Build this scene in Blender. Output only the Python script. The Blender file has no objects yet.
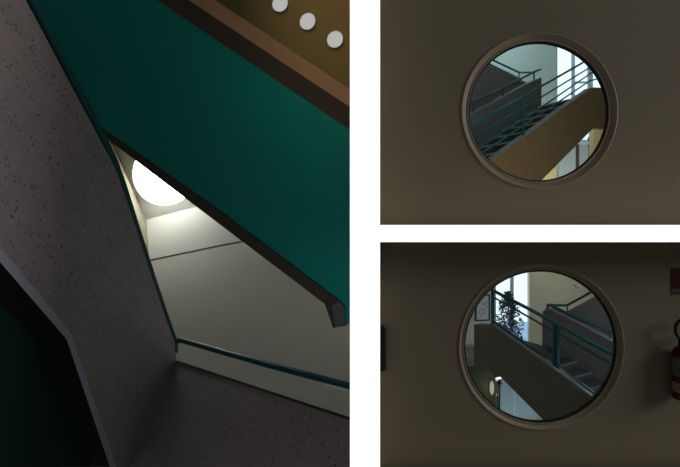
import bpy, math, random
from mathutils import Vector
from mathutils.geometry import tessellate_polygon
random.seed(7)
C = bpy.context.scene.collection
SC = bpy.context.scene
EYE = 1.6                      # camera height over the lower bay's floor
F, CX, CY = 400.0, 365.0, 233.5

# ------------------------------------------------------------------ camera
cam_d = bpy.data.cameras.new('camera'); cam = bpy.data.objects.new('camera', cam_d); C.objects.link(cam)
cam_d.sensor_width = 36.0; cam_d.sensor_fit = 'HORIZONTAL'
cam_d.lens = F / 680 * 36.0
cam_d.shift_x = -(CX - 340) / 680
cam_d.clip_start = 0.05; cam_d.clip_end = 200
cam.location = (0, 0, EYE); cam.rotation_euler = (math.pi / 2, 0, 0)
SC.camera = cam
# ------------------------------------------------------------------ sky, sun, exposure
w = bpy.data.worlds.new('sky'); SC.world = w; w.use_nodes = True
bg = w.node_tree.nodes['Background']
bg.inputs[0].default_value = (0.95, 0.97, 1.0, 1); bg.inputs[1].default_value = 0.058
SC.view_settings.view_transform = 'Standard'; SC.view_settings.look = 'None'
SC.view_settings.exposure = 0; SC.view_settings.gamma = 1; SC.view_settings.use_curve_mapping = False
def light(kind, name, loc, target, power, color, size=1.0, size_y=None, spread=None, angle=None):
    l = bpy.data.lights.new(name, kind); l.energy = power; l.color = color
    if kind == 'AREA':
        l.size = size
        if size_y: l.shape = 'RECTANGLE'; l.size_y = size_y
        if spread: l.spread = spread
    elif kind == 'SUN': l.angle = angle or 0.009
    else:
        l.shadow_soft_size = size
        if kind == 'SPOT': l.spot_size = angle or 1.2; l.spot_blend = 1.0
    o = bpy.data.objects.new(name, l); C.objects.link(o)
    o.location = loc; o.rotation_euler = (Vector(target) - Vector(loc)).to_track_quat('-Z', 'Y').to_euler()
    return o
light('AREA', 'front_right_fill', (14, -2, 6.5), (-1, 4, 1), 560, (1,.97,.95), 5.0)  # added fill from the right for bay walls and stair side, no lamp there
light('SUN', 'sun', (0, 0, 12), (0, 1.0, 2), 46, (1, 0.985, 0.96), angle=0.009)  # grazing sun added to whiten the divider and slab edge

# ------------------------------------------------------------------ geometry helpers
def P3(px, py, d):                       # a point d metres in front of the viewer
    return Vector(((px - CX) * d / F, d, EYE + (CY - py) * d / F))
class Plane:
    def __init__(s, p, n): s.p = Vector(p); s.n = Vector(n).normalized()
    @staticmethod
    def three(a, b, c):
        a, b, c = P3(*a), P3(*b), P3(*c)
        return Plane(a, (b - a).cross(c - a))
    def at(s, px, py, off=0.0):
        o = Vector((0, 0, EYE)); r = Vector(((px - CX) / F, 1, (CY - py) / F))
        n = s.away()
        return o + r * ((s.p + n * off - o).dot(n) / r.dot(n))
    def away(s): return s.n if s.n.y > 0 else -s.n
class MB:
    def __init__(s): s.v = []; s.f = []
    def add(s, vs, fs):
        b = len(s.v); s.v += [Vector(v) for v in vs]; s.f += [tuple(b + i for i in f) for f in fs]; return s
    def solid(s, loops, ext):
        if isinstance(loops[0], Vector) or not hasattr(loops[0][0], "__len__"): loops = [loops]
        loops = [[Vector(p) for p in l] for l in loops]; ext = Vector(ext)
        flat = [p for l in loops for p in l]; n = len(flat)
        fs = []
        if len(loops) == 1 and n <= 4: fs += [tuple(range(n)), tuple(range(2*n-1, n-1, -1))]
        else:
            for t in tessellate_polygon(loops): fs += [tuple(t), tuple(n + i for i in reversed(t))]
        b = 0
        for l in loops:
            m = len(l)
            for i in range(m): j = (i + 1) % m; fs.append((b+i, b+j, n+b+j, n+b+i))
            b += m
        return s.add(flat + [p + ext for p in flat], fs)
    def box(s, a, b):
        x0, y0, z0 = a; x1, y1, z1 = b
        return s.solid([(x0,y0,z0),(x1,y0,z0),(x1,y0,z1),(x0,y0,z1)], (0, y1-y0, 0))
    def tube(s, pts, r, seg=12, r2=None):
        pts = [Vector(p) for p in pts]; n = len(pts); vs = []; prev = None
        for i, p in enumerate(pts):
            if i == 0: t = pts[1]-pts[0]
            elif i == n-1: t = pts[-1]-pts[-2]
            else: t = (pts[i]-pts[i-1]).normalized() + (pts[i+1]-pts[i]).normalized()
            t.normalize()
            k = 1.0
            if 0 < i < n-1: k = 1/max(.5, t.dot((pts[i]-pts[i-1]).normalized()))
            if prev is None:
                u = t.cross(Vector((0,0,1)));
                if u.length < .05: u = t.cross(Vector((1,0,0)))
            else: u = prev - t*prev.dot(t)
            u.normalize(); prev = u; v = t.cross(u)
            rr = r if r2 is None else r + (r2-r)*i/(n-1)
            for a in range(seg):
                th = 2*math.pi*a/seg; vs.append(p + (u*math.cos(th)+v*math.sin(th))*rr)
        fs = [tuple(range(seg-1,-1,-1)), tuple((n-1)*seg+a for a in range(seg))]
        for i in range(n-1):
            for a in range(seg): b = (a+1) % seg; fs.append((i*seg+a, i*seg+b, (i+1)*seg+b, (i+1)*seg+a))
        return s.add(vs, fs)
    def lathe(s, c, prof, axis='y', seg=96, closed=False):
        n = len(prof); vs = []; c = Vector(c)
        for a in range(seg):
            th = 2*math.pi*a/seg
            for r, h in prof:
                vs.append(c + (Vector((r*math.cos(th), h, r*math.sin(th))) if axis == 'y' else Vector((r*math.cos(th), r*math.sin(th), h))))
        fs = []
        for a in range(seg):
            b = (a+1) % seg
            for i in range(n if closed else n-1):
                j = (i+1) % n; fs.append((a*n+i, a*n+j, b*n+j, b*n+i))
        return s.add(vs, fs)
    def build(s, name, mat, parent=None, xmax=None, smooth=False, bevel=0, base=None):
        if xmax is not None:
            for v in s.v: v.x = min(v.x, xmax)
        org = Vector(parent['_o']) if parent is not None else None
        if org is None:
            if base is not None: org = Vector(base)
            else:
                xs = [v.x for v in s.v]; ys = [v.y for v in s.v]; zs = [v.z for v in s.v]
                org = Vector(((min(xs)+max(xs))/2, (min(ys)+max(ys))/2, min(zs)))
        me = bpy.data.meshes.new(name); me.from_pydata([v - org for v in s.v], [], s.f); me.update()
        import bmesh
        bm = bmesh.new(); bm.from_mesh(me); bmesh.ops.recalc_face_normals(bm, faces=bm.faces); bm.to_mesh(me); bm.free()
        if smooth: 
            for p in me.polygons: p.use_smooth = True
        me.materials.append(mat)
        o = bpy.data.objects.new(name, me); C.objects.link(o)
        if parent is not None: o.parent = parent
        else: o.location = org
        o['_o'] = tuple(org)
        if smooth:
            m = o.modifiers.new('edges', 'EDGE_SPLIT'); m.split_angle = math.radians(40)
        if bevel:
            m = o.modifiers.new('bevel', 'BEVEL'); m.width = bevel; m.segments = 2; m.limit_method = 'ANGLE'
        return o
def thing(name, label, cat, loc, group=None):
    o = bpy.data.objects.new(name, None); C.objects.link(o); o.location = loc; o['_o'] = tuple(loc)
    o.empty_display_size = .1
    return tag(o, label, cat, group)
def tag(o, label, cat, group=None):
    o['label'] = label; o['category'] = cat
    if group: o['group'] = group
    return o
def struct(o): o['kind'] = 'structure'; return o

# ------------------------------------------------------------------ materials
def lin(c):
    return tuple(((x/255+.055)/1.055)**2.4 if x/255 > .04045 else x/255/12.92 for x in c)
def mat(name, col, rough=.8, col2=None, scale=4, mix=.5, bump=0, bscale=60, metal=0, specks=None, spec=.3, detail=4):
    m = bpy.data.materials.new(name); m.use_nodes = True; nt = m.node_tree; N = nt.nodes; L = nt.links
    b = N['Principled BSDF']; b.inputs['Roughness'].default_value = rough; b.inputs['Metallic'].default_value = metal
    b.inputs['Specular IOR Level'].default_value = spec
    tc = N.new('ShaderNodeTexCoord')
    ns = N.new('ShaderNodeTexNoise'); ns.inputs['Scale'].default_value = scale; ns.inputs['Detail'].default_value = detail
    L.new(tc.outputs['Object'], ns.inputs['Vector'])
    r = N.new('ShaderNodeValToRGB'); r.color_ramp.elements[0].position = .5-mix/2; r.color_ramp.elements[1].position = .5+mix/2
    col2 = col2 or tuple(c*.88 for c in col)
    r.color_ramp.elements[0].color = (*col2, 1); r.color_ramp.elements[1].color = (*col, 1)
    L.new(ns.outputs['Fac'], r.inputs['Fac']); out = r.outputs['Color']
    for (sc_, th, sc_col, seed) in (specks or []):
        v = N.new('ShaderNodeTexVoronoi'); v.inputs['Scale'].default_value = sc_; v.inputs['Randomness'].default_value = 1
        mp = N.new('ShaderNodeMapping'); mp.inputs['Location'].default_value = (seed, seed*2, seed*3)
        L.new(tc.outputs['Object'], mp.inputs['Vector']); L.new(mp.outputs['Vector'], v.inputs['Vector'])
        # only some cells carry a chip
        lt = N.new('ShaderNodeMath'); lt.operation = 'LESS_THAN'; lt.inputs[1].default_value = th; L.new(v.outputs['Distance'], lt.inputs[0])
        sp = N.new('ShaderNodeSeparateColor'); L.new(v.outputs['Color'], sp.inputs[0])
        gt = N.new('ShaderNodeMath'); gt.operation = 'GREATER_THAN'; gt.inputs[1].default_value = .55; L.new(sp.outputs[0], gt.inputs[0])
        mu = N.new('ShaderNodeMath'); mu.operation = 'MULTIPLY'; L.new(lt.outputs[0], mu.inputs[0]); L.new(gt.outputs[0], mu.inputs[1])
        mx = N.new('ShaderNodeMix'); mx.data_type = 'RGBA'
        L.new(mu.outputs[0], mx.inputs['Factor']); L.new(out, mx.inputs[6]); mx.inputs[7].default_value = (*sc_col, 1)
        out = mx.outputs[2]
    L.new(out, b.inputs['Base Color'])
    if bump:
        n2 = N.new('ShaderNodeTexNoise'); n2.inputs['Scale'].default_value = bscale; n2.inputs['Detail'].default_value = 3
        L.new(tc.outputs['Object'], n2.inputs['Vector'])
        bp = N.new('ShaderNodeBump'); bp.inputs['Strength'].default_value = bump; bp.inputs['Distance'].default_value = .01
        L.new(n2.outputs['Fac'], bp.inputs['Height']); L.new(bp.outputs['Normal'], b.inputs['Normal'])
    return m
def emis(name, col, s):
    m = bpy.data.materials.new(name); m.use_nodes = True; nt = m.node_tree; N = nt.nodes
    N.remove(N['Principled BSDF']); e = N.new('ShaderNodeEmission'); e.inputs[0].default_value = (*col, 1); e.inputs[1].default_value = s
    nt.links.new(e.outputs[0], N['Material Output'].inputs[0]); return m
def glass(name, tint=(.9, .96, .96)):
    m = bpy.data.materials.new(name); m.use_nodes = True; nt = m.node_tree; N = nt.nodes; L = nt.links
    N.remove(N['Principled BSDF'])
    t = N.new('ShaderNodeBsdfTransparent'); t.inputs[0].default_value = (*tint, 1)
    g = N.new('ShaderNodeBsdfGlossy'); g.inputs['Roughness'].default_value = .02
    fr = N.new('ShaderNodeFresnel'); fr.inputs[0].default_value = 1.3
    mx = N.new('ShaderNodeMixShader'); L.new(fr.outputs[0], mx.inputs[0]); L.new(t.outputs[0], mx.inputs[1]); L.new(g.outputs[0], mx.inputs[2])
    L.new(mx.outputs[0], N['Material Output'].inputs[0]); return m
M = dict(
    white = mat('white paint', (.93,.93,.93), .7, (.92,.92,.92)),
    bay = mat('beige wall paint', (.24,.203,.132), .75, (.226,.19,.123), 1.5, bump=.05),
    bay_ceiling = mat('dark beige paint', (.3,.26,.2), .9),
    ring = mat('beige window surround', (.33,.275,.18), .5, spec=.4),
    gasket = mat('black rubber', (.012,.012,.014), .6),
    dark_floor = mat('dark floor', (.010,.009,.008), .9),
    shell = mat('stairwell shell paint', (.35,.33,.27), .9),
    terrazzo = mat('exposed aggregate concrete', (.47,.40,.405), .85, (.37,.32,.33), 2.2, .6, .25, 90,
                   specks=[(34, .30, (.46,.43,.43), 1.3), (26, .27, (.2,.18,.18), 4.1), (12, .13, (.07,.06,.06), 7.7)]),
    terrazzo_trim = mat('smooth concrete edge', (.50,.54,.66), .8, (.45,.49,.59), 3),
    dark_trim = mat('dark brown concrete edge', (.085,.068,.055), .8, (.07,.055,.045), 3, bump=.2),
    orange_trim = mat('ochre concrete beam', (.60,.36,.21), .85, (.5,.3,.17), 8, .5, .2, 80),
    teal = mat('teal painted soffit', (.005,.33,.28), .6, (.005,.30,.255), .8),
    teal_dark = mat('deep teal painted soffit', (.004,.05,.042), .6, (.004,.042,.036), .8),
    rail = mat('teal enamel', (.007,.115,.12), .5, (.007,.105,.11), spec=.35),
    black = mat('black soffit strip', (.018,.018,.018), .9),
    cream = mat('cream plaster', (.60,.59,.50), .9, (.57,.56,.47), 1.2, bump=.1),
    cream_dark = mat('ochre cream plaster', (.5,.42,.22), .9, (.46,.38,.2), 1.2),
    ochre = mat('ochre ceiling plaster', (.40,.28,.11), .9, (.36,.25,.1), 1),
    groove = mat('dark joint', (.08,.07,.05), .9),
    room_wall = mat('cool-lit cream plaster', (.52,.6,.56), .9, (.49,.57,.54), 1.2),  # cream back wall with its cool light put into the colour
    room_wall2 = mat('pale cream plaster', (.72,.67,.56), .9, (.68,.63,.53), 1.2),
    stringer_t = mat('ochre brown concrete', (.25,.165,.075), .85, (.21,.135,.06), 5, .5, .2, 50, specks=[(18,.15,(.12,.09,.06),2.2)]),
    stringer_b = mat('olive grey concrete', (.19,.17,.115), .85, (.17,.155,.105), 4),
    coping = mat('light concrete coping', (.27,.265,.28), .8),
    parapet_t = mat('slate grey parapet', (.17,.19,.2), .85, (.14,.16,.17), 5),
    parapet_b = mat('warm grey parapet', (.22,.19,.19), .85, (.19,.165,.165), 5),
    tread = mat('dark stone tread', (.045,.045,.05), .7, (.035,.035,.04), 9),
    nosing = mat('light nosing strip', (.36,.37,.4), .6),
    nosing_dark = mat('dark nosing strip', (.13,.13,.14), .7),  # darker strip for the lower flight
    frame_w = mat('glare-pale window frame', (.62,.72,.86), .6),  # window glare put into the frame's pale blue
    panel = mat('pale blue grey panel', (.42,.5,.55), .7, (.4,.48,.53), 2),
    dark_metal = mat('dark metal', (.03,.035,.045), .5),
    leaf = mat('glare-blued leaf', (.1,.17,.19), .5, (.06,.11,.13), 9),  # bluish glare from the window put into the leaf colour
    bark = mat('bark', (.06,.045,.03), .9),
    pot = mat('terracotta', (.3,.14,.08), .8),
    paper = mat('white mount', (.8,.8,.78), .8),
    red = mat('red enamel', (.07,.003,.005), .4, (.06,.003,.004), spec=.3),
    plastic = mat('black plastic', (.012,.012,.012), .5),
    tag = mat('white label', (.13,.125,.12), .7),
    green_wall = mat('green grey plaster', (.2,.24,.17), .9, (.18,.22,.155), 2),
    sky_pane = emis('daylight pane', (.86,.96,1.0), 1.35),
    sky_pane2 = emis('bright daylight pane', (.90,.97,1.0), 1.9),
    sky_low = emis('dim blue lower pane', (.45,.63,.9), .9),
    skylight = emis('skylight diffuser', (1,.99,.96), 9.0),
    down = emis('frosted lamp disc', (1,.95,.93), .47),
    glow = emis('wall lamp glass', (1,.86,.62), .42),
    glass = glass('clear pane'),
)

# ================================================================== SETTING
TX = 0.0975                     # half thickness of the dividing wall
struct(MB().box((-TX, 2.6, -6), (TX, 13, 9.5)).build('wall_divider', M['white']))
struct(MB().solid([(TX+.002,2.6,EYE-.0553),(TX+.002,2.6,EYE+.0553),(TX+.002,2.606,EYE+.0553),(TX+.002,2.606,EYE+.04),(TX+.002,13,EYE+.04),(TX+.002,13,EYE-.0553)], (7.9,0,0)).build('floor_upper', M['white']))
struct(MB().box((TX+.002, 2.61, EYE+.0402), (8, 2.905, EYE+.046)).build('bounce_strip', M['dark_floor']))  # unseen near-black strip added to soak up sun bounce off the slab
struct(MB().box((TX+.002, 2.61, 4.0), (8, 2.9, 4.15)).build('ceiling_sun_shade', M['bay_ceiling']))  # unseen slab added to keep the grazing sun off the upper wall
struct(MB().box((TX+.002, 2.61, -.25), (8, 2.9, -.1)).build('floor_bay', M['dark_floor']))
WY = 2.91
def circ(cx, cz, r, y, n=96): return [Vector((cx+r*math.cos(2*math.pi*i/n), y, cz+r*math.sin(2*math.pi*i/n))) for i in range(n)]
top_c = P3(539.4, 111, WY); bot_c = P3(541.2, 347, WY)
RT, RB = 78*WY/F, 82.5*WY/F
for nm, z0, z1, c, r in (('wall_upper_bay', EYE+.0405, 8.2, top_c, RT), ('wall_lower_bay', -4.2, EYE-.0558, bot_c, RB)):
    outer = [(TX+.002, WY, z0), (8, WY, z0), (8, WY, z1), (TX+.002, WY, z1)]
    struct(MB().solid([[Vector(p) for p in outer], circ(c.x, c.z, r-.004, WY)], (0, .12, 0)).build(nm, M['bay']))
# shells of the three stairwells
struct(MB().box((-14.2, 13, -6), (8.2, 13.2, 9.5)).build('wall_back', M['shell']))
struct(MB().box((-14.2, 2.62, -6), (-14, 13, 9.5)).build('wall_left', M['shell']))
struct(MB().box((-14.2, 2.62, 9.5), (TX, 13.2, 9.7)).build('ceiling', M['shell']))
struct(MB().box((-14.2, 2.62, -6.2), (TX, 13.2, -6)).build('floor', M['dark_floor']))
struct(MB().box((8, 3.03, -4.2), (8.2, 13.2, 8.2)).build('wall_right', M['shell']))
struct(MB().box((TX+.002, 3.03, 8.2), (8.2, 13, 8.35)).build('ceiling_upper', M['shell']))
struct(MB().box((TX+.002, 3.03, -4.35), (8.2, 13, -4.2)).build('floor_lower', M['shell']))

# ================================================================== PORTHOLES
def porthole(c, R, rg, label, cat='round window'):
    t = thing('round_window', label, cat, (c.x, WY, c.z-R), 'round windows in the beige walls')
    y = WY
    ro = R
    MB().lathe((c.x, 0, c.z), [(ro+.004, y-.001), (ro+.003, y-.006), (ro-.004, y-.008), (ro-.010, y-.002), (rg+.016, y+.016), (rg+.010, y+.010), (rg+.004, y+.010), (rg, y+.016), (rg, y+.05), (ro-.004, y+.05), (ro-.004, y+.002)], closed=True).build('surround', M['ring'], t, smooth=True)
    MB().lathe((c.x, 0, c.z), [(rg+.0005, y+.014), (rg-.010, y+.016), (rg-.010, y+.034), (rg+.0005, y+.034)], closed=True).build('gasket', M['gasket'], t, smooth=True)
    g = MB(); n = 96
    g.solid(circ(c.x, c.z, rg-.008, y+.022, n), (0, .006, 0)); g.build('pane', M['glass'], t)
    return t
porthole(top_c, RT, 70.3*WY/F, 'round window in the upper wall, its stairs rising to the right')
porthole(bot_c, RB, 76.6*WY/F, 'round window in the lower wall, its stairs climbing to the left past a tall plant')

# ================================================================== STAIRS SEEN THROUGH THE WINDOWS
class Stair:
    def __init__(s, hdir, A):            # vertical plane of the near side
        s.h = Vector((hdir[0], hdir[1], 0)).normalized()
        n = Vector((-s.h.y, s.h.x, 0)); s.away = n if n.y > 0 else -n
        s.A = P3(*A); s.pl = Plane(s.A, s.away)
    def at(s, px, py, off=0): return s.pl.at(px, py, off)
    def sz(s, px, py):
        p = s.at(px, py); return ((p - s.A).dot(s.h), p.z)
    def pt(s, a, z, off=0):
        p = s.A + s.h*a + s.away*off; return Vector((p.x, p.y, z))
def tubes(pts_list, r, name, m, parent):
    for pts in pts_list: MB().tube(pts, r).build(name, m, parent, smooth=True)
def strip(S, pts, t, w, off, name, m, parent, bev=.006):   # capping strip along a traced edge
    a = [S.at(x, y, off) for x, y in pts]; up = Vector((0, 0, t))
    loop = a + [p+up for p in reversed(a)]
    return MB().solid(loop, S.away*w).build(name, m, parent)

# ---------- upper stair
T = Stair((1.1075, 1), (545, 122, 7.0))
fl = thing('stair_flight', 'ochre concrete stair flight rising right, with dark steps, behind the upper round window', 'stairs', T.pt(-1.2, EYE+.0405))
zf = EYE + .0405
edge = [(492,161),(545,122.4),(560,110.8),(591.5,88.5),(640,88.5)]
low = [(640,130),(593,128.5),(545,177)]
foot = T.at(455, 190); a_left = T.sz(455, 190)[0]
s0, z0 = T.sz(492,161); s1, z1 = T.sz(591.5,88.5); slope = (z1-z0)/(s1-s0)
pts = [T.pt(a_left, z0+slope*(a_left-s0))] + [T.at(x,y) for x,y in edge] + [T.at(x,y) for x,y in low]
sl, zl = T.sz(545,177); sm, zm = T.sz(593,128.5); k = (zm-zl)/(sm-sl)
sF = sl - (zl-zf)/k
pts += [T.pt(max(sF, a_left+.05), zf)]
if sF < a_left: pts[-1] = T.pt(a_left+.02, zl+k*(a_left-sl))
else: pts += [T.pt(a_left, zf)]
MB().solid(pts, T.away*.12).build('stringer', M['stringer_t'], fl)
strip(T, [(480,170)]+edge, .022, .135, -.01, 'coping', M['coping'], fl)
# steps
run = .50; rise = run*slope; W_T = .95
a = a_left - .3; s_end = s1 - .05
line = lambda q: z0 + slope*(q-s0) - .27
i = 0; q = s_end
landing_z = line(s_end)
while q > a_left:
    zt = line(q); 
    loop = [T.pt(q-run, zt-rise-.18, .12), T.pt(q, zt-.18, .12), T.pt(q, zt, .12), T.pt(q-run, zt, .12)]
    st = MB().solid(loop, T.away*(W_T-.14)).build('step', M['tread'], fl)
    MB().solid([T.pt(q-run-.015, zt-.022, .13), T.pt(q-run+.03, zt-.022, .13), T.pt(q-run+.03, zt+.006, .13), T.pt(q-run-.015, zt+.006, .13)], T.away*(W_T-.17)).build('nosing', M['nosing'], st)
    q -= run
MB().solid([T.pt(s_end, landing_z-.2, .12), T.pt(s_end+1.6, landing_z-.2, .12), T.pt(s_end+1.6, landing_z, .12), T.pt(s_end, landing_z, .12)], T.away*1.6).build('landing', M['stringer_t'], fl)
# railing on the near side
rg = thing('stair_railing', 'teal tubular stair railing of parallel bars on the upper ochre flight', 'railing', T.at(523,138,.05))
o = .06
R = [[(455,136.5),(473,125.8),(530,92.7),(584,62),(610,47)], [(455,148),(484,131),(530,104),(589.5,67.7),(612,54)],
     [(465,156),(530,115),(581,80),(592,72.5),(612,71)], [(475,158),(485,151),(545.7,110.5),(590,80.7),(597,79),(612,79)]]
for k_, rp in enumerate(R): MB().tube([T.at(x,y,o) for x,y in rp], .021 if k_ == 0 else .015).build('rail', M['rail'], rg, smooth=True)
for (x, ya, yb) in ((523,97,137.5),(463,131,182),(607,49,87)):
    MB().tube([T.at(x,ya,o), T.at(x,yb,o)], .026).build('post', M['rail'], rg, smooth=True)

# middle parapet on the far side of the steps
def parapet(S, off, top, xs, zb, m, label, name='parapet_wall', th=.14, cop=True, cw=.03, cat='parapet'):
    t = thing(name, label, cat, S.at(sum(xs)/2, 200, off))
    a = [S.at(x,y,off) for x,y in top]
    lo = [Vector((a[-1].x, a[-1].y, zb)), Vector((a[0].x, a[0].y, zb))]
    MB().solid(a+lo, S.away*th).build('body', m, t)
    if cop: strip(S, top, cw, th+.03, off-.015, 'coping', M['coping'], t)
    return t
parapet(T, W_T, [(455,124),(472,115.5),(510,94.3),(527,85.2),(541.5,78.5)], (455,541), zf, M['parapet_t'], 'slate grey solid parapet beyond the dark steps in the upper round window')
hr = thing('handrail', 'teal handrail over the slate grey parapet, bent at its top end, upper round window', 'handrail', T.at(534,80,W_T+.07))
MB().tube([T.at(x,y,W_T+.07) for x,y in [(455,111),(470,103.8),(500,90),(533,72.3),(540.5,69.3)]], .024).build('rail', M['rail'], hr, smooth=True)
for x, ya, yb in ((534,72,81),(473,102.5,115),(503,88.3,98.2)): MB().tube([T.at(x,ya,W_T+.07), T.at(x,yb+1,W_T+.07)], .018).build('post', M['rail'], hr, smooth=True)
# return flight climbing to the left behind it
off2 = W_T + .35
parapet(T, off2, [(455,51.5),(489,66),(520,80.5),(530,85.5)], (455,530), zf, M['parapet_b'], 'dark brown parapet of the return flight climbing left, upper round window')
h2 = thing('handrail', 'pair of thin teal rails above the dark brown parapet, upper round window', 'handrail', T.at(505,74,off2+.07))
MB().tube([T.at(x,y,off2+.07) for x,y in [(455,43.5),(494,60.6),(519,72.5),(535,72.3)]], .02).build('rail', M['rail'], h2, smooth=True)
MB().tube([T.at(x,y,off2+.07) for x,y in [(455,48.5),(490,64.4),(521,79.3)]], .016).build('rail', M['rail'], h2, smooth=True)
for x, ya, yb in ((519,72.5,81),(479,54,62)): MB().tube([T.at(x,ya,off2+.07), T.at(x,yb,off2+.07)], .014).build('post', M['rail'], h2, smooth=True)

# back wall with tall window
def rect(mb, x0, y0, x1, y1, d, th=.1):
    return mb.solid([P3(x0,y1,d), P3(x1,y1,d), P3(x1,y0,d), P3(x0,y0,d)], (0, th, 0))
D1 = 11.5
z_slab = zf
def xw(px, d): return (px-CX)*d/F
def zw(py, d): return EYE + (CY-py)*d/F
# wall with an opening
outer = [Vector((TX+.01, D1, zf)), Vector((8, D1, zf)), Vector((8, D1, 8.2)), Vector((TX+.01, D1, 8.2))]
hole = [P3(556,141.5,D1), P3(604,141.5,D1), P3(604,20,D1), P3(556,20,D1)]
struct(MB().solid([outer, hole], (0,.25,0)).build('wall_upper_back', M['room_wall']))
wf = MB()
for (x0,y0,x1,y1) in ((556,20,557.5,141.5),(571.8,20,575,141.5),(588,60,593,97),(602.5,20,604,141.5),(575,81.3,588,83),(575,95,588,96.4),(556,139.8,604,141.5)):
    rect(wf, x0, y0, x1, y1, D1+.06, .06)
win = struct(wf.build('window_1', M['frame_w']))
rect(MB(), 556, 20, 604, 141.5, D1+.14, .01).build('pane', M['sky_pane'], win)
struct(rect(MB(), 553, 141.5, 607, 144.2, D1-.10, .12).build('trim_2', M['frame_w']))
# panelled doors below the sill
cb = thing('cupboard', 'pale blue grey panelled cupboard under the window sill, seen below the ochre flight', 'cupboard', P3(573,180,D1-.15))
rect(MB(), 557.5, 144.4, 592, 222, D1-.06, .05).build('body', M['panel'], cb)
for x0, x1 in ((559,575.8),(579.3,588.5)): rect(MB(), x0, 146.5, x1, 220, D1-.09, .025).build('door', M['panel'], cb)
for x0, x1 in ((576,579.2),(588.8,591.5)): rect(MB(), x0, 144.5, x1, 222, D1-.11, .045).build('upright', mat('dark upright', (.07,.06,.05), .7), cb)
# yellow pier on the right
struct(rect(MB(), 593.5, 100, 640, 226, D1-.35, .22).build('wall_pier', M['cream_dark']))
struct(rect(MB(), 500, 150, 556.5, 226, D1-.5, .25).build('wall_low_pier', M['cream_dark']))  # back wall's cream, warm light put into its ochre tint
# bottle-like vase on the sill
vz = P3(590, 141.5, D1-.05)
tag(MB().lathe((vz.x, vz.y, vz.z), [(0,0),(.05,0),(.065,.04),(.06,.11),(.03,.15),(.028,.2),(.04,.22),(0,.22)], axis='z', seg=24).build('vase', mat('blue glaze', (.03,.08,.2), .3), smooth=True), 'small blue vase on the window sill below the ochre flight', 'vase')

# ---------- lower stair
B = Stair((-.5375, 1), (542, 366, 6.0))
zb = -4.2
fb = thing('stair_flight', 'olive grey concrete stair flight descending right, with dark steps, behind the lower round window', 'stairs', B.pt(0, zb))
eb = [(474,326),(493,326),(500,331.5),(535,356.3),(593,399.3)]
s0, z0 = B.sz(535,356.3); s1, z1 = B.sz(593,399.3); kb = (z1-z0)/(s1-s0)
sE = B.sz(660,440)[0]; sJ = sE + .6*(1 if sE > s1 else -1)
sL, zL = B.sz(498,374.5); sM, zM = B.sz(543,419.7); km = (zM-zL)/(sM-sL)
pts = [B.at(x,y) for x,y in eb] + [B.pt(sE, z0+kb*(sE-s0)), B.pt(sE, zb)]
# soffit meets the floor
sG = sM + (zb-zM)/km
g_ok = abs(sG) < abs(sE)
if (sG - sE)*(sM - sE) > 0: pts += [B.pt(sG, zb)]
else: pts = pts[:-1] + [B.pt(sE, zM+km*(sE-sM))]
pts += [B.at(543,419.7), B.at(498,374.5), B.at(495,378), B.at(490.8,368.3), B.at(474,368)]
MB().solid(pts, B.away*.12).build('stringer', M['stringer_b'], fb)
strip(B, eb+[(620,419.3)], .03, .14, -.012, 'coping', M['coping'], fb)
W_B = 1.0
lineb = lambda q: z0 + kb*(q-s0) - .20
runb = .26; sg = 1 if sE > s1 else -1
q = B.sz(523,348)[0]; q0 = q
land_z = lineb(q)
while (sE - q)*sg > 0:
    zt = lineb(q) ; riseb = runb*abs(kb)
    loop = [B.pt(q, zt-.2, .12), B.pt(q+sg*runb, zt-.2-riseb, .12), B.pt(q+sg*runb, zt-riseb*.0-riseb, .12), B.pt(q, zt-riseb, .12)]
    st = MB().solid(loop, B.away*(W_B-.14)).build('step', M['tread'], fb)
    e_ = q+sg*runb
    MB().solid([B.pt(e_-sg*.012, zt-riseb-.02, .13), B.pt(e_+sg*.015, zt-riseb-.02, .13), B.pt(e_+sg*.015, zt-riseb+.006, .13), B.pt(e_-sg*.012, zt-riseb+.006, .13)], B.away*(W_B-.17)).build('nosing', M['nosing_dark'], st)
    q += sg*runb
aL = B.sz(474,330)[0]
MB().solid([B.pt(aL, land_z-.2, .12), B.pt(q0, land_z-.2, .12), B.pt(q0, land_z, .12), B.pt(aL, land_z, .12)], B.away*(W_B-.14)).build('landing', M['tread'], fb)
rb = thing('stair_railing', 'teal stair railing with thick handrail and double post on the lower olive flight', 'railing', B.at(556,368,.05))
o = .06
MB().tube([B.at(x,y,o) for x,y in [(492,290),(534,311.5),(580,337),(613,354.3),(640,368)]], .028).build('handrail', M['rail'], rb, smooth=True)
MB().tube([B.at(x,y,o) for x,y in [(493,297),(516,309.7),(540,323.5),(553,331)]], .016).build('rail', M['rail'], rb, smooth=True)
MB().tube([B.at(x,y,o) for x,y in [(558.5,333.5),(580,346.3),(612,364),(640,379)]], .016).build('rail', M['rail'], rb, smooth=True)
MB().tube([B.at(x,y,o) for x,y in [(493,320.5),(509,332.3),(530,347),(553,361)]], .018).build('rail', M['rail'], rb, smooth=True)
MB().tube([B.at(x,y,o) for x,y in [(558,364),(576,379.5),(591,391.5),(620,411)]], .014).build('rail', M['rail'], rb, smooth=True)
for x, ya, yb, r in ((492.5,289.5,327,.03),(554.3,322.5,369,.026),(557.8,324.5,371,.022)):
    MB().tube([B.at(x,ya,o), B.at(x,yb,o)], r).build('post', M['rail'], rb, smooth=True)
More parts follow.
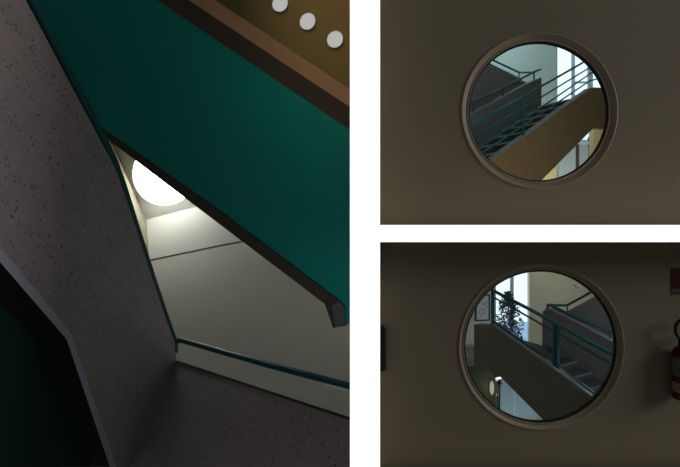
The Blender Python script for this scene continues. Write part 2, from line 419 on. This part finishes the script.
# middle parapet
parapet(B, W_B, [(542.3,315),(543.3,312),(546,310.6),(551,310.8),(580,325.6),(613,343.5),(640,358)], (542,640), zb, M['parapet_b'], 'warm grey solid parapet beyond the dark steps in the lower round window')
hb = thing('handrail', 'teal handrail with a turned down end above the warm grey parapet, lower round window', 'handrail', B.at(548,310,W_B+.07))
MB().tube([B.at(x,y,W_B+.07) for x,y in [(547.6,311),(547.6,304.6),(555,307.3),(580,319.3),(610.8,333.2),(610.8,341.5)]], .024).build('rail', M['rail'], hb, smooth=True)
MB().tube([B.at(x,y,W_B+.07) for x,y in [(580,319.3),(580,327)]], .015).build('post', M['rail'], hb, smooth=True)
offb = W_B + .3
parapet(B, offb, [(560,314.5),(568,310.8),(580,304.3),(595,296.1),(640,271)], (560,640), zb, M['parapet_b'], 'dark grey parapet of the flight rising right, lower round window', cop=False)
hb2 = thing('handrail', 'thin teal rail rising right above the dark grey parapet, lower round window', 'handrail', B.at(567,305,offb+.07))
MB().tube([B.at(x,y,offb+.07) for x,y in [(548,304.6),(555,305.4),(567,305.3),(580,298.3),(591,292.2),(640,266)]], .022).build('rail', M['rail'], hb2, smooth=True)
MB().tube([B.at(x,y,offb+.07) for x,y in [(567.5,305.3),(567.5,311.5)]], .012).build('post', M['rail'], hb2, smooth=True)
# back wall
D2 = 10.5
zt_ = EYE - .0565
outer = [Vector((TX+.01, D2, zb)), Vector((8, D2, zb)), Vector((8, D2, zt_)), Vector((TX+.01, D2, zt_))]
hole = [P3(488,352,D2), P3(529.5,352,D2), P3(529.5,255,D2), P3(488,255,D2)]
hole2 = [P3(494,381,D2), P3(503,381,D2), P3(503,370,D2), P3(494,370,D2)]
struct(MB().solid([outer, hole, hole2], (0,.25,0)).build('wall_lower_back', M['room_wall2']))
wf = MB()
for (x0,y0,x1,y1) in ((488,255,489.5,352),(492,255,496,352),(510.5,255,513.8,352),(528.8,255,529.5,352),(488,350,529.5,352)):
    rect(wf, x0, y0, x1, y1, D2+.06, .06)
win = struct(wf.build('window_2', M['frame_w']))
rect(MB(), 488, 255, 529.5, 322, D2+.14, .01).build('pane', M['sky_pane'], win)
rect(MB(), 488, 322, 529.5, 352, D2+.12, .03).build('dim_lower_pane', M['sky_low'], win)  # separate lower pane, dimmer and bluer than the one above
wf = MB()
for (x0,y0,x1,y1) in ((494,370,494.8,381),(502.2,370,503,381),(494,380.2,503,381)): rect(wf, x0,y0,x1,y1, D2+.06, .06)
win = struct(wf.build('window_3', M['frame_w']))
rect(MB(), 494, 370, 503, 381, D2+.14, .01).build('pane', M['sky_pane2'], win)
struct(MB().box((TX+.01, 9.45, -1.5), (8, D2, -1.36)).build('floor_ledge', M['shell']))
# wall with the picture
struct(rect(MB(), 440, 250, 491.3, 347, 8.3, .14).build('wall_picture', mat('white plaster', (.8,.8,.76), .9)))
pf = thing('framed_picture', 'black framed line drawing on the white wall, left in the lower round window', 'picture', P3(482.5,322,8.26))
fr = [P3(475.5,321.3,8.25), P3(490,320.8,8.25), P3(490,294.5,8.25), P3(475.5,294.5,8.25)]
ins = [P3(476.8,320,8.25), P3(488.8,319.6,8.25), P3(488.8,295.7,8.25), P3(476.8,295.7,8.25)]
MB().solid([fr, ins], (0,.035,0)).build('frame', M['dark_metal'], pf)
MB().solid(ins, (0,.01,0)).build('print', M['paper'], pf).location.y = .015
dr = MB()
for pl_ in ([(478.5,314),(481,308),(484,311),(487.5,306)], [(480,317),(483,313),(486,314.5)], [(481.5,302),(484,305),(487,301)]):
    dr.tube([P3(x,y,8.262) for x,y in pl_], .006, 6)
dr.build('drawing', mat('pencil grey', (.25,.26,.27), .9), pf)
# ficus
pb = P3(510, 356, 9.85); pb.z = -1.36
tr = thing('indoor_tree', 'tall leafy indoor tree standing before the bright window, lower round window', 'plant', pb)
MB().lathe((pb.x,pb.y,pb.z), [(0,0),(.13,0),(.17,.22),(.18,.24),(.15,.24),(.145,.21),(0,.21)], axis='z', seg=24).build('pot', M['pot'], tr, smooth=True)
topz = zw(291, 9.85)
st = MB().tube([(pb.x,pb.y,pb.z+.15),(pb.x+.02,pb.y,pb.z+.6),(pb.x-.03,pb.y+.02,pb.z+1.1),(pb.x-.07,pb.y,topz-.08)], .022, 8, .006)
br = []
for i in range(34):
    z = random.uniform(pb.z+.3, topz-.12); th = random.random()*6.283; rr = random.uniform(.12,.28)*(1-.6*(z-pb.z)/(topz-pb.z))
    b0 = Vector((pb.x-.01-.03*(z-pb.z), pb.y, z)); b1 = b0+Vector((math.cos(th)*rr, math.sin(th)*rr*.8, random.uniform(.03,.12)))
    st.tube([b0, (b0+b1)/2+Vector((0,0,.02)), b1], .006, 5, .003)
st.build('stem', M['bark'], tr, smooth=True)
lf = MB()
def leafat(c, ln, wd):
    d = Vector((random.gauss(0,1), random.gauss(0,1), random.gauss(-.2,.7))).normalized(); s_ = d.cross(Vector((random.gauss(0,1),random.gauss(0,1),random.gauss(0,1)))).normalized(); n_ = d.cross(s_)
    a = c; m_ = c+d*ln*.5; e = c+d*ln
    vs = [a, m_+s_*wd+n_*wd*.3, e-n_*ln*.1, m_-s_*wd+n_*wd*.3, m_]
    lf.add(vs, [(0,1,4),(1,2,4),(2,3,4),(3,0,4)])
H = topz-pb.z
for i in range(1300):
    t_ = random.random()**.85; z = pb.z+.22+t_*(H-.24)
    R_ = .33 if t_ < .45 else .33*(1-(t_-.45)/.55)**.75+.025
    th = random.random()*6.283; rr = R_*math.sqrt(random.random())
    leafat(Vector((pb.x-.05*t_+math.cos(th)*rr, pb.y+math.sin(th)*rr*.8, z)), random.uniform(.06,.1), random.uniform(.015,.026))
lf.build('foliage', M['leaf'], tr)
# small fitting on the cream wall
tag(MB().solid([P3(575,284.6,D2-.09), P3(578,286.2,D2-.09), P3(580.6,285.4,D2-.09), P3(580.3,287.6,D2-.09), P3(577.4,288,D2-.09), P3(575.2,286.3,D2-.09)], (0,.09,0)).build('wall_sensor', M['frame_w']), 'tiny grey sensor high on the cream wall, lower round window', 'sensor')
# lower level under the soffit
struct(rect(MB(), 440, 366.5, 495.6, 480, 8.6, .12).build('wall_green', M['green_wall']))
sc_ = thing('wall_lamp', 'glowing oval wall lamp below the olive flight', 'lamp', P3(492.2,394,8.5))
cc = P3(491.8,388,8.52)
MB().lathe((cc.x,cc.y,cc.z-.17), [(0,.03),(.02,.035),(.04,.09),(.045,.17),(.04,.25),(.02,.31),(0,.315)], axis='z', seg=24).build('shade', M['glow'], sc_, smooth=True)
MB().box((cc.x-.03,cc.y+.02,cc.z-.06),(cc.x+.03,8.6,cc.z+.06)).build('bracket', M['dark_metal'], sc_)
light('POINT', 'wall_lamp_light', (cc.x, 8.3, cc.z), (cc.x,8.6,cc.z), .8, (1,.8,.5), .05)
pp = thing('blue_partition', 'pale blue panelled partition under the olive flight', 'partition', P3(515,460,D2-.35))
for x0, x1 in ((500.5,514.3),(514.8,533.5)): rect(MB(), x0, 379.5, x1, 452, D2-.35, .04).build('panel', M['panel'], pp)
rect(MB(), 514.2, 379.5, 514.9, 452, D2-.37, .08).build('batten', M['frame_w'], pp)
ls = thing('pole_lamp', 'slim dark floor lamp in front of the pale blue partition', 'lamp', P3(499.6,452,D2-.6))
pz = P3(499.6,452,D2-.6); tz = zw(380.5, D2-.6)
MB().tube([(pz.x,pz.y,zb),(pz.x,pz.y,tz-.05)], .014, 10).build('pole', M['dark_metal'], ls, smooth=True)
MB().lathe((pz.x,pz.y,tz-.08), [(0,.1),(.02,.1),(.06,0),(.055,0),(0,.05)], axis='z', seg=20).build('lamp_shade', M['dark_metal'], ls, smooth=True)
MB().lathe((pz.x,pz.y,zb), [(0,0),(.12,0),(.12,.02),(0,.03)], axis='z', seg=24).build('base', M['dark_metal'], ls, smooth=True)
lw = thing('low_railing', 'short grey balustrade with dark posts beside the slim floor lamp', 'railing', P3(494,452,D2-.8))
MB().solid([P3(487,400.5,D2-.8),P3(498.3,393.5,D2-.8),P3(498.3,395,D2-.8),P3(487,402,D2-.8)], (0,.06,0)).build('rail', M['frame_w'], lw)
for x, y in ((490,399.5),(494.4,397),(497.5,395)): MB().tube([P3(x,y,D2-.78),Vector((P3(x,y,D2-.78).x, D2-.78, zb))], .012, 8).build('post', M['dark_metal'], lw, smooth=True)

# ================================================================== FRONT BAY OBJECTS
ex = P3(681.5, 399, 2.845)
fe = thing('fire_extinguisher', 'red fire extinguisher with looped black hose at the right edge of the lower wall', 'fire extinguisher', ex)
zx = ex.z; hb_ = (399-345)*2.8/F
rr = .058
MB().lathe((ex.x,ex.y,zx), [(0,0),(rr*.8,0),(rr,.015),(rr,hb_-.06),(rr*.75,hb_-.02),(rr*.35,hb_),(0,hb_)], axis='z', seg=40).build('cylinder_body', M['red'], fe, smooth=True)
lb = MB().lathe((ex.x,ex.y,0), [(rr+.001, zw(375,2.845)),(rr+.001, zw(357,2.845))], axis='z', seg=40).build('label', M['tag'], fe, smooth=True)
lb2 = MB().lathe((ex.x,ex.y,0), [(rr+.001, zw(391,2.845)),(rr+.001, zw(381,2.845))], axis='z', seg=40)
lb2.build('label', mat('tan label', (.3,.2,.14), .7), fe, smooth=True)
MB().tube([(ex.x,ex.y,zx+hb_-.01),(ex.x,ex.y,zx+hb_+.05)], .02).build('valve', M['plastic'], fe, smooth=True)
MB().solid([(ex.x-.02,ex.y-.01,zx+hb_+.04),(ex.x+.09,ex.y-.01,zx+hb_+.07),(ex.x+.09,ex.y-.01,zx+hb_+.085),(ex.x-.02,ex.y-.01,zx+hb_+.06)], (0,.02,0)).build('lever', M['plastic'], fe)
hp = []
hc = P3(683.5, 329, 2.845); 
for i in range(21):
    th = math.radians(-105 - 230*i/20); hp.append(hc+Vector((math.cos(th)*.066, -.01, math.sin(th)*.072)))
hp = [Vector((ex.x, ex.y, zx+hb_+.03))] + hp
MB().tube(hp, .0105).build('hose', M['plastic'], fe, smooth=True)
MB().box((ex.x-.02, ex.y+rr-.004, zx+.12),(ex.x+.02, WY, zx+.2)).build('bracket', M['plastic'], fe)
sgn = thing('fire_sign', 'dark red fire equipment sign on the lower wall above the extinguisher', 'sign', P3(682,290,WY-.006))
rect(MB(), 671.8, 268.3, 694, 289, WY-.006, .006).build('plate', M['red'], sgn)
rect(MB(), 671.8, 289.1, 694, 295, WY-.005, .005).build('caption_plate', M['tag'], sgn)
def text(body, size, loc, m, parent, name='lettering'):
    cu = bpy.data.curves.new(name, 'FONT'); cu.body = body; cu.size = size; cu.extrude = .0006
    o_ = bpy.data.objects.new('t', cu); C.objects.link(o_); bpy.context.view_layer.update()
    me = bpy.data.meshes.new_from_object(o_.evaluated_get(bpy.context.evaluated_depsgraph_get())); bpy.data.objects.remove(o_)
    vs = [Vector((v.co.x, -v.co.z, v.co.y)) + Vector(loc) for v in me.vertices]; fs = [tuple(p.vertices) for p in me.polygons]
    bpy.data.meshes.remove(me)
    mb = MB(); mb.add(vs, fs); return mb.build(name, m, parent)
text('EXT', .032, P3(673, 294.3, WY-.0065), M['plastic'], sgn)
fx = MB()
for (x0,y0,x1,y1) in ((676.2,273.5,676.8,275.0),(677.3,271,678.2,272),(677.6,284,678.3,286.2),(680.5,272,684,286)): rect(fx, x0,y0,x1,y1, WY-.0075, .0016)
fx.build('pictogram', M['tag'], sgn)
bx_ = thing('wall_box', 'black wall-mounted box at the left edge of the lower wall', 'box', P3(380,372,WY-.09))
rect(MB(), 371, 327.5, 384.6, 371.5, WY-.08, .08).build('housing', M['plastic'], bx_, bevel=.006)
rect(MB(), 384.0, 329, 386.2, 371, WY-.035, .035).build('side_strip', mat('brown plastic', (.06,.045,.035), .6), bx_, bevel=.003)

# ================================================================== LEFT STAIRWELL
F1 = Plane.three((27,0,3.6), (176,362,6.8), (0,262,3.6))
F1n = F1.away()
def loopat(pl, pts, off=0): return [pl.at(x,y,off) for x,y in pts]
inner = [(-70,160),(0,246),(70.6,332.5),(117,467),(138,530)]
top = [(20,-13),(25.7,0),(114,166),(119,178),(176,345),(176.5,362)]
lf_ = thing('stair_parapet', 'speckled grey concrete stair side running up the whole left side', 'stair side', F1.at(110,467))
seam_b = (100,530)
poly = [(-70,-13)] + top + [(155,405),(130,467),(96,530)]
face = [(-70,-13)] + top + [(130,467)] + [(117,467)] + list(reversed(inner[:3]))
MB().solid(loopat(F1, face), F1n*.16).build('face', M['terrazzo'], lf_)
# light arris along the lower edge, then dark reveal, then teal underside
in2 = [(-70,177),(0,262),(66.5,339),(110,467)]
in2b = [(-70,182),(0,266),(65.5,341),(109,467)]
in3 = [(-70,215),(0,303),(46,345),(90,467)]
e1 = [(-70,160),(0,246),(70.6,332.5),(117,467)]
def band(pl, A_, B_, offA, offB, th):
    mb = MB()
    for i in range(len(A_)-1):
        mb.solid([pl.at(*A_[i],offA), pl.at(*A_[i+1],offA), pl.at(*B_[i+1],offB), pl.at(*B_[i],offB)], pl.away()*th)
    return mb
band(F1, e1, in2, .001, .001, .008).build('edge_bevel', M['terrazzo_trim'], lf_)
band(F1, in2, in3, .001, .30, .1).build('reveal', M['black'], lf_)
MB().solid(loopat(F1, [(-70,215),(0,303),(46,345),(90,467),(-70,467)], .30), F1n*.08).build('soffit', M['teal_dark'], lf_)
# right-hand parapet meeting it at the corner
d_seam = F1.at(130,467).y
F2 = Plane.three((176.5,362,F1.at(176.5,362).y), (125,467,d_seam), (350,418,4.3))
F2n = F2.away()
rp_ = thing('stair_parapet', 'dark speckled concrete parapet along the bottom, meeting the grey stair side at a corner', 'stair side', F2.at(250,467))
MB().solid(loopat(F2, [(176.5,362),(352.5,420),(352.5,480),(118.5,480),(130,467)]), F2n*.14).build('face', M['terrazzo'], rp_, xmax=-.1)
MB().solid(loopat(F2, [(176.3,360.2),(352.5,418),(352.5,420.6),(176.5,362.4)], -.015), F2n*.17).build('coping', M['dark_trim'], rp_, xmax=-.1)
# handrails
def handrail(label, pts, r, posts):
    t = thing('handrail', label, 'handrail', P3(*pts[-1]))
    MB().tube([P3(*p) for p in pts], r, 16).build('rail', M['rail'], t, smooth=True)
    for a, b, r_ in posts: MB().tube([P3(*a), P3(*b)], r_, 12).build('post', M['rail'], t, smooth=True)
    return t
d = lambda x, y, o=.02: F1.at(x, y, o).y
handrail('teal handrail running down the edge of the speckled grey stair side', [(25,-15,d(25,-15)),(32,0,d(32,0)),(70,74,d(70,74)),(107,146,d(107,146)),(114.5,162,d(114.5,162)),(122,182,d(122,182)),(153.5,280,d(153.5,280)),(174.5,341,d(174.5,341)),(175.5,352,d(175.5,352))], .042, [])
dd = F1.at(176,345,.02).y
handrail('teal handrail crossing above the dark parapet at the bottom', [(175.2,352,dd),(175.5,343,dd),(180,339.8,dd-.05),(262,363,5.42),(350,386.6,4.5),(360,389.3,4.42)], .043, [])
# upper flight with teal underside
U = Plane.three((60,0,6.0), (350,130,5.3), (220,212,7.6))
Un = U.away()
# right end kept short of the dividing wall
uf = thing('upper_stair_flight', 'broad teal soffit of the stair flight crossing above, edged in dark brown', 'stairs', U.at(335,305))
teal = [(-10,-60),(68,-60),(157,-.5),(350,130),(352.5,135),(352.5,322),(345,326),(339.4,301.7),(220,212),(90,122.5),(20,75)]
MB().solid(loopat(U, teal), Un*.2).build('soffit', M['teal'], uf, xmax=-.1)
MB().solid(loopat(U, [(60,100.5),(220,211.5),(339.4,301.4),(345,308.5),(345,326),(334.5,327.5),(331,307),(324,303.4),(220,224.5),(106,138),(60,104)], -.03), Un*.26).build('edge_beam', M['dark_trim'], uf, xmax=-.1)
MB().solid(loopat(U, [(324.5,303),(332,306),(335.5,327.6),(333,328)], -.045), Un*.1).build('end_strip', M['dark_trim'], uf)
MB().solid(loopat(U, [(331.8,305.5),(339.2,301.6),(344.6,308),(344.8,326),(335.4,327)], -.05), Un*.03).build('end_cap', mat('grey concrete end', (.15,.15,.145), .85), uf, xmax=-.1)
MB().solid(loopat(U, [(68,-60),(98,-60),(188.4,0),(350,107),(352.5,112.3),(352.5,135.5),(350,130),(157,0)], -.03), Un*.24).build('upper_edge', M['dark_trim'], uf, xmax=-.1)
MB().solid(loopat(U, [(98,-60),(124,-60),(214.8,0),(350,89),(352.5,94.3),(352.5,112.3),(350,107),(188.4,0)], -.06), (P3(300,60,1)-P3(365,233.5,0)).normalized()*.28).build('beam', M['orange_trim'], uf, xmax=-.1)
# ochre ceiling with three lamps
O = Plane.three((215,0,7.4), (350,89,6.6), (350,0,6.2))
oc = MB().solid(loopat(O, [(124,-60),(352.5,-60),(352.5,100),(350,96),(214,6),(120,-56)]), O.away()*.15).build('ceiling_ochre', M['ochre'], xmax=-.1); struct(oc)
down_lbl = ('uppermost of the three frosted round lamps on the ochre ceiling', 'middle one of the three frosted round lamps on the ochre ceiling', 'lowest of the three frosted round lamps on the ochre ceiling, beside the white divider')
for (x, y, rx, ry), lbl in zip(((279.8,3.5,7.4,8.4),(307.4,21.3,7.4,8.6),(334.8,39.3,7.6,8.6)), down_lbl):
    t = thing('ceiling_lamp', lbl, 'lamp', O.at(x, y), 'frosted round lamps on the ochre ceiling')
    def el(s_, off):
        a_ = math.radians(28); L_ = []
        for i in range(40):
            th = 2*math.pi*i/40; u, v = rx*s_*math.cos(th), ry*s_*math.sin(th)
            L_.append(O.at(x+u*math.cos(a_)-v*math.sin(a_), y+u*math.sin(a_)+v*math.cos(a_), off))
        return L_
    MB().solid(el(.97, -.035), O.away()*.034).build('diffuser', M['down'], t)
    MB().solid([el(1.04, -.025), el(.975, -.025)], O.away()*.024).build('rim', M['frame_w'], t)
# skylight ceiling and the long pale wall
K = Plane.three((143,220.5,12.0), (215,202,12.0), (130,100,12.3))
cen = K.at(165.3, 172.3)
Kn = K.away()
ex1 = Kn.cross(Vector((0,0,1))).normalized(); ex2 = Kn.cross(ex1).normalized()
Rk = 34.2*cen.y/F
def kc(r, off, n=72): return [cen + Kn*off + (ex1*math.cos(2*math.pi*i/n)+ex2*math.sin(2*math.pi*i/n))*r for i in range(n)]
struct(MB().solid([loopat(K, [(40,40),(330,40),(330,172),(215,202),(143,220.5),(90,234)]), kc(Rk, 0)], Kn*.12).build('ceiling_skylight', M['cream']))
sk = thing('skylight', 'bright white round skylight in the pale ceiling of the stairwell', 'skylight', cen - ex2*0)
MB().solid([kc(Rk-.006, .0), kc(Rk-.035, .0)], Kn*.12).build('rim', M['white'], sk)
MB().solid(kc(Rk-.037, .03), Kn*.03).build('diffuser', M['skylight'], sk)
Wl = Plane.three((143,220.5,12.0), (215,202,12.0), (330,372,8.6))
wl = [(60,242),(143,220.5),(215,202),(330,172.5),(400,154),(361,230),(361,470),(60,470)]
wl = [(60,242),(143,220.5),(215,202),(330,172.5),(360,164.8),(360,480),(60,480)]
struct(MB().solid(loopat(Wl, wl), Wl.away()*.15).build('wall_skylit', M['cream']))
struct(MB().solid(loopat(Wl, [(60,285.7),(149,259.6),(220,244.9),(244,240.4),(244,241.2),(220,246),(149,261),(60,287.3)], -.008), Wl.away()*.01).build('trim_3', M['groove']))
# side wall of the skylight bay, left of the corner
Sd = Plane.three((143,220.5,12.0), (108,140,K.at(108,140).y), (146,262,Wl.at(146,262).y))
struct(MB().solid(loopat(Sd, [(143,220.5),(90,98.5),(60,98),(60,300),(148.7,300)]), Sd.away()*.1).build('wall_skylit_side', mat('shaded ochre plaster', (.27,.25,.17), .9)))  # side wall's shade put into a darker plaster colour

# ================================================================== ROOM LIGHTS AND ADDED FILLS
WARM, COOL = (1,.72,.42), (.78,.93,1)
# upper stair room
light('AREA', 'upper_wall_fill', (3.2, 9.6, 7.9), (4.2, 11.5, 5.2), 60, COOL, 2.5, 1.0)  # added overhead fill for the back wall, no opening there
light('AREA', 'upper_room_lamp', (2.6, 3.9, 2.0), (3.0, 6.6, 2.4), 8, (1,.6,.25), .5)
light('AREA', 'upper_front_fill', (2.6, 3.5, 7), (3.5, 8, 3), 45, (.85,.95,1), 1.5)  # added fill from behind the round-window wall
light('AREA', 'lower_front_fill', (4.4, 3.4, 1.35), (2.6, 8, -.4), 62, (.95,.97,1), 1.2)  # unseen fill added to lift the lower parapets and steps
light('AREA', 'upper_low_fill', (5.2, 9.3, 2.2), (5.4, 11.4, 3.4), 42, (1,.9,.75), .6)  # added fill for the cupboard under the flight, no fixture
# lower stair room
light('AREA', 'lower_wall_fill', (4.6, 8.2, 1.4), (4.6, 10.5, .3), 14, (1,.9,.7), 2.0, .5)  # added fill washing the cream back wall
light('AREA', 'lower_low_fill', (3.6, 8.6, -3.2), (3.7, 10.2, -2.6), 11, (.85,.95,1), .6)  # added fill for the blue partition and green wall
# left stairwell
light('AREA', 'skylight_daylight', cen - Kn*.35, Wl.at(192,243), 50, (.93,.97,1), .9, spread=2.6)
light('AREA', 'soffit_fill', P3(320,450,5.6), U.at(250,150), 9, (.93,1,1), 1.2)  # fill hidden behind the parapet, added to light the teal soffit
light('AREA', 'beam_fill', P3(250,215,3.6), P3(300,45,5.8), 2.0, (1,.78,.55), .8, spread=1.6)  # added warm fill aimed at the beam, no lamp there
light('AREA', 'ochre_ceiling_fill', P3(200,-170,4.8), P3(320,50,6), 6.5, (1,.78,.55), 1.6, spread=1.7)  # unseen warm fill added to brighten the ochre ceiling
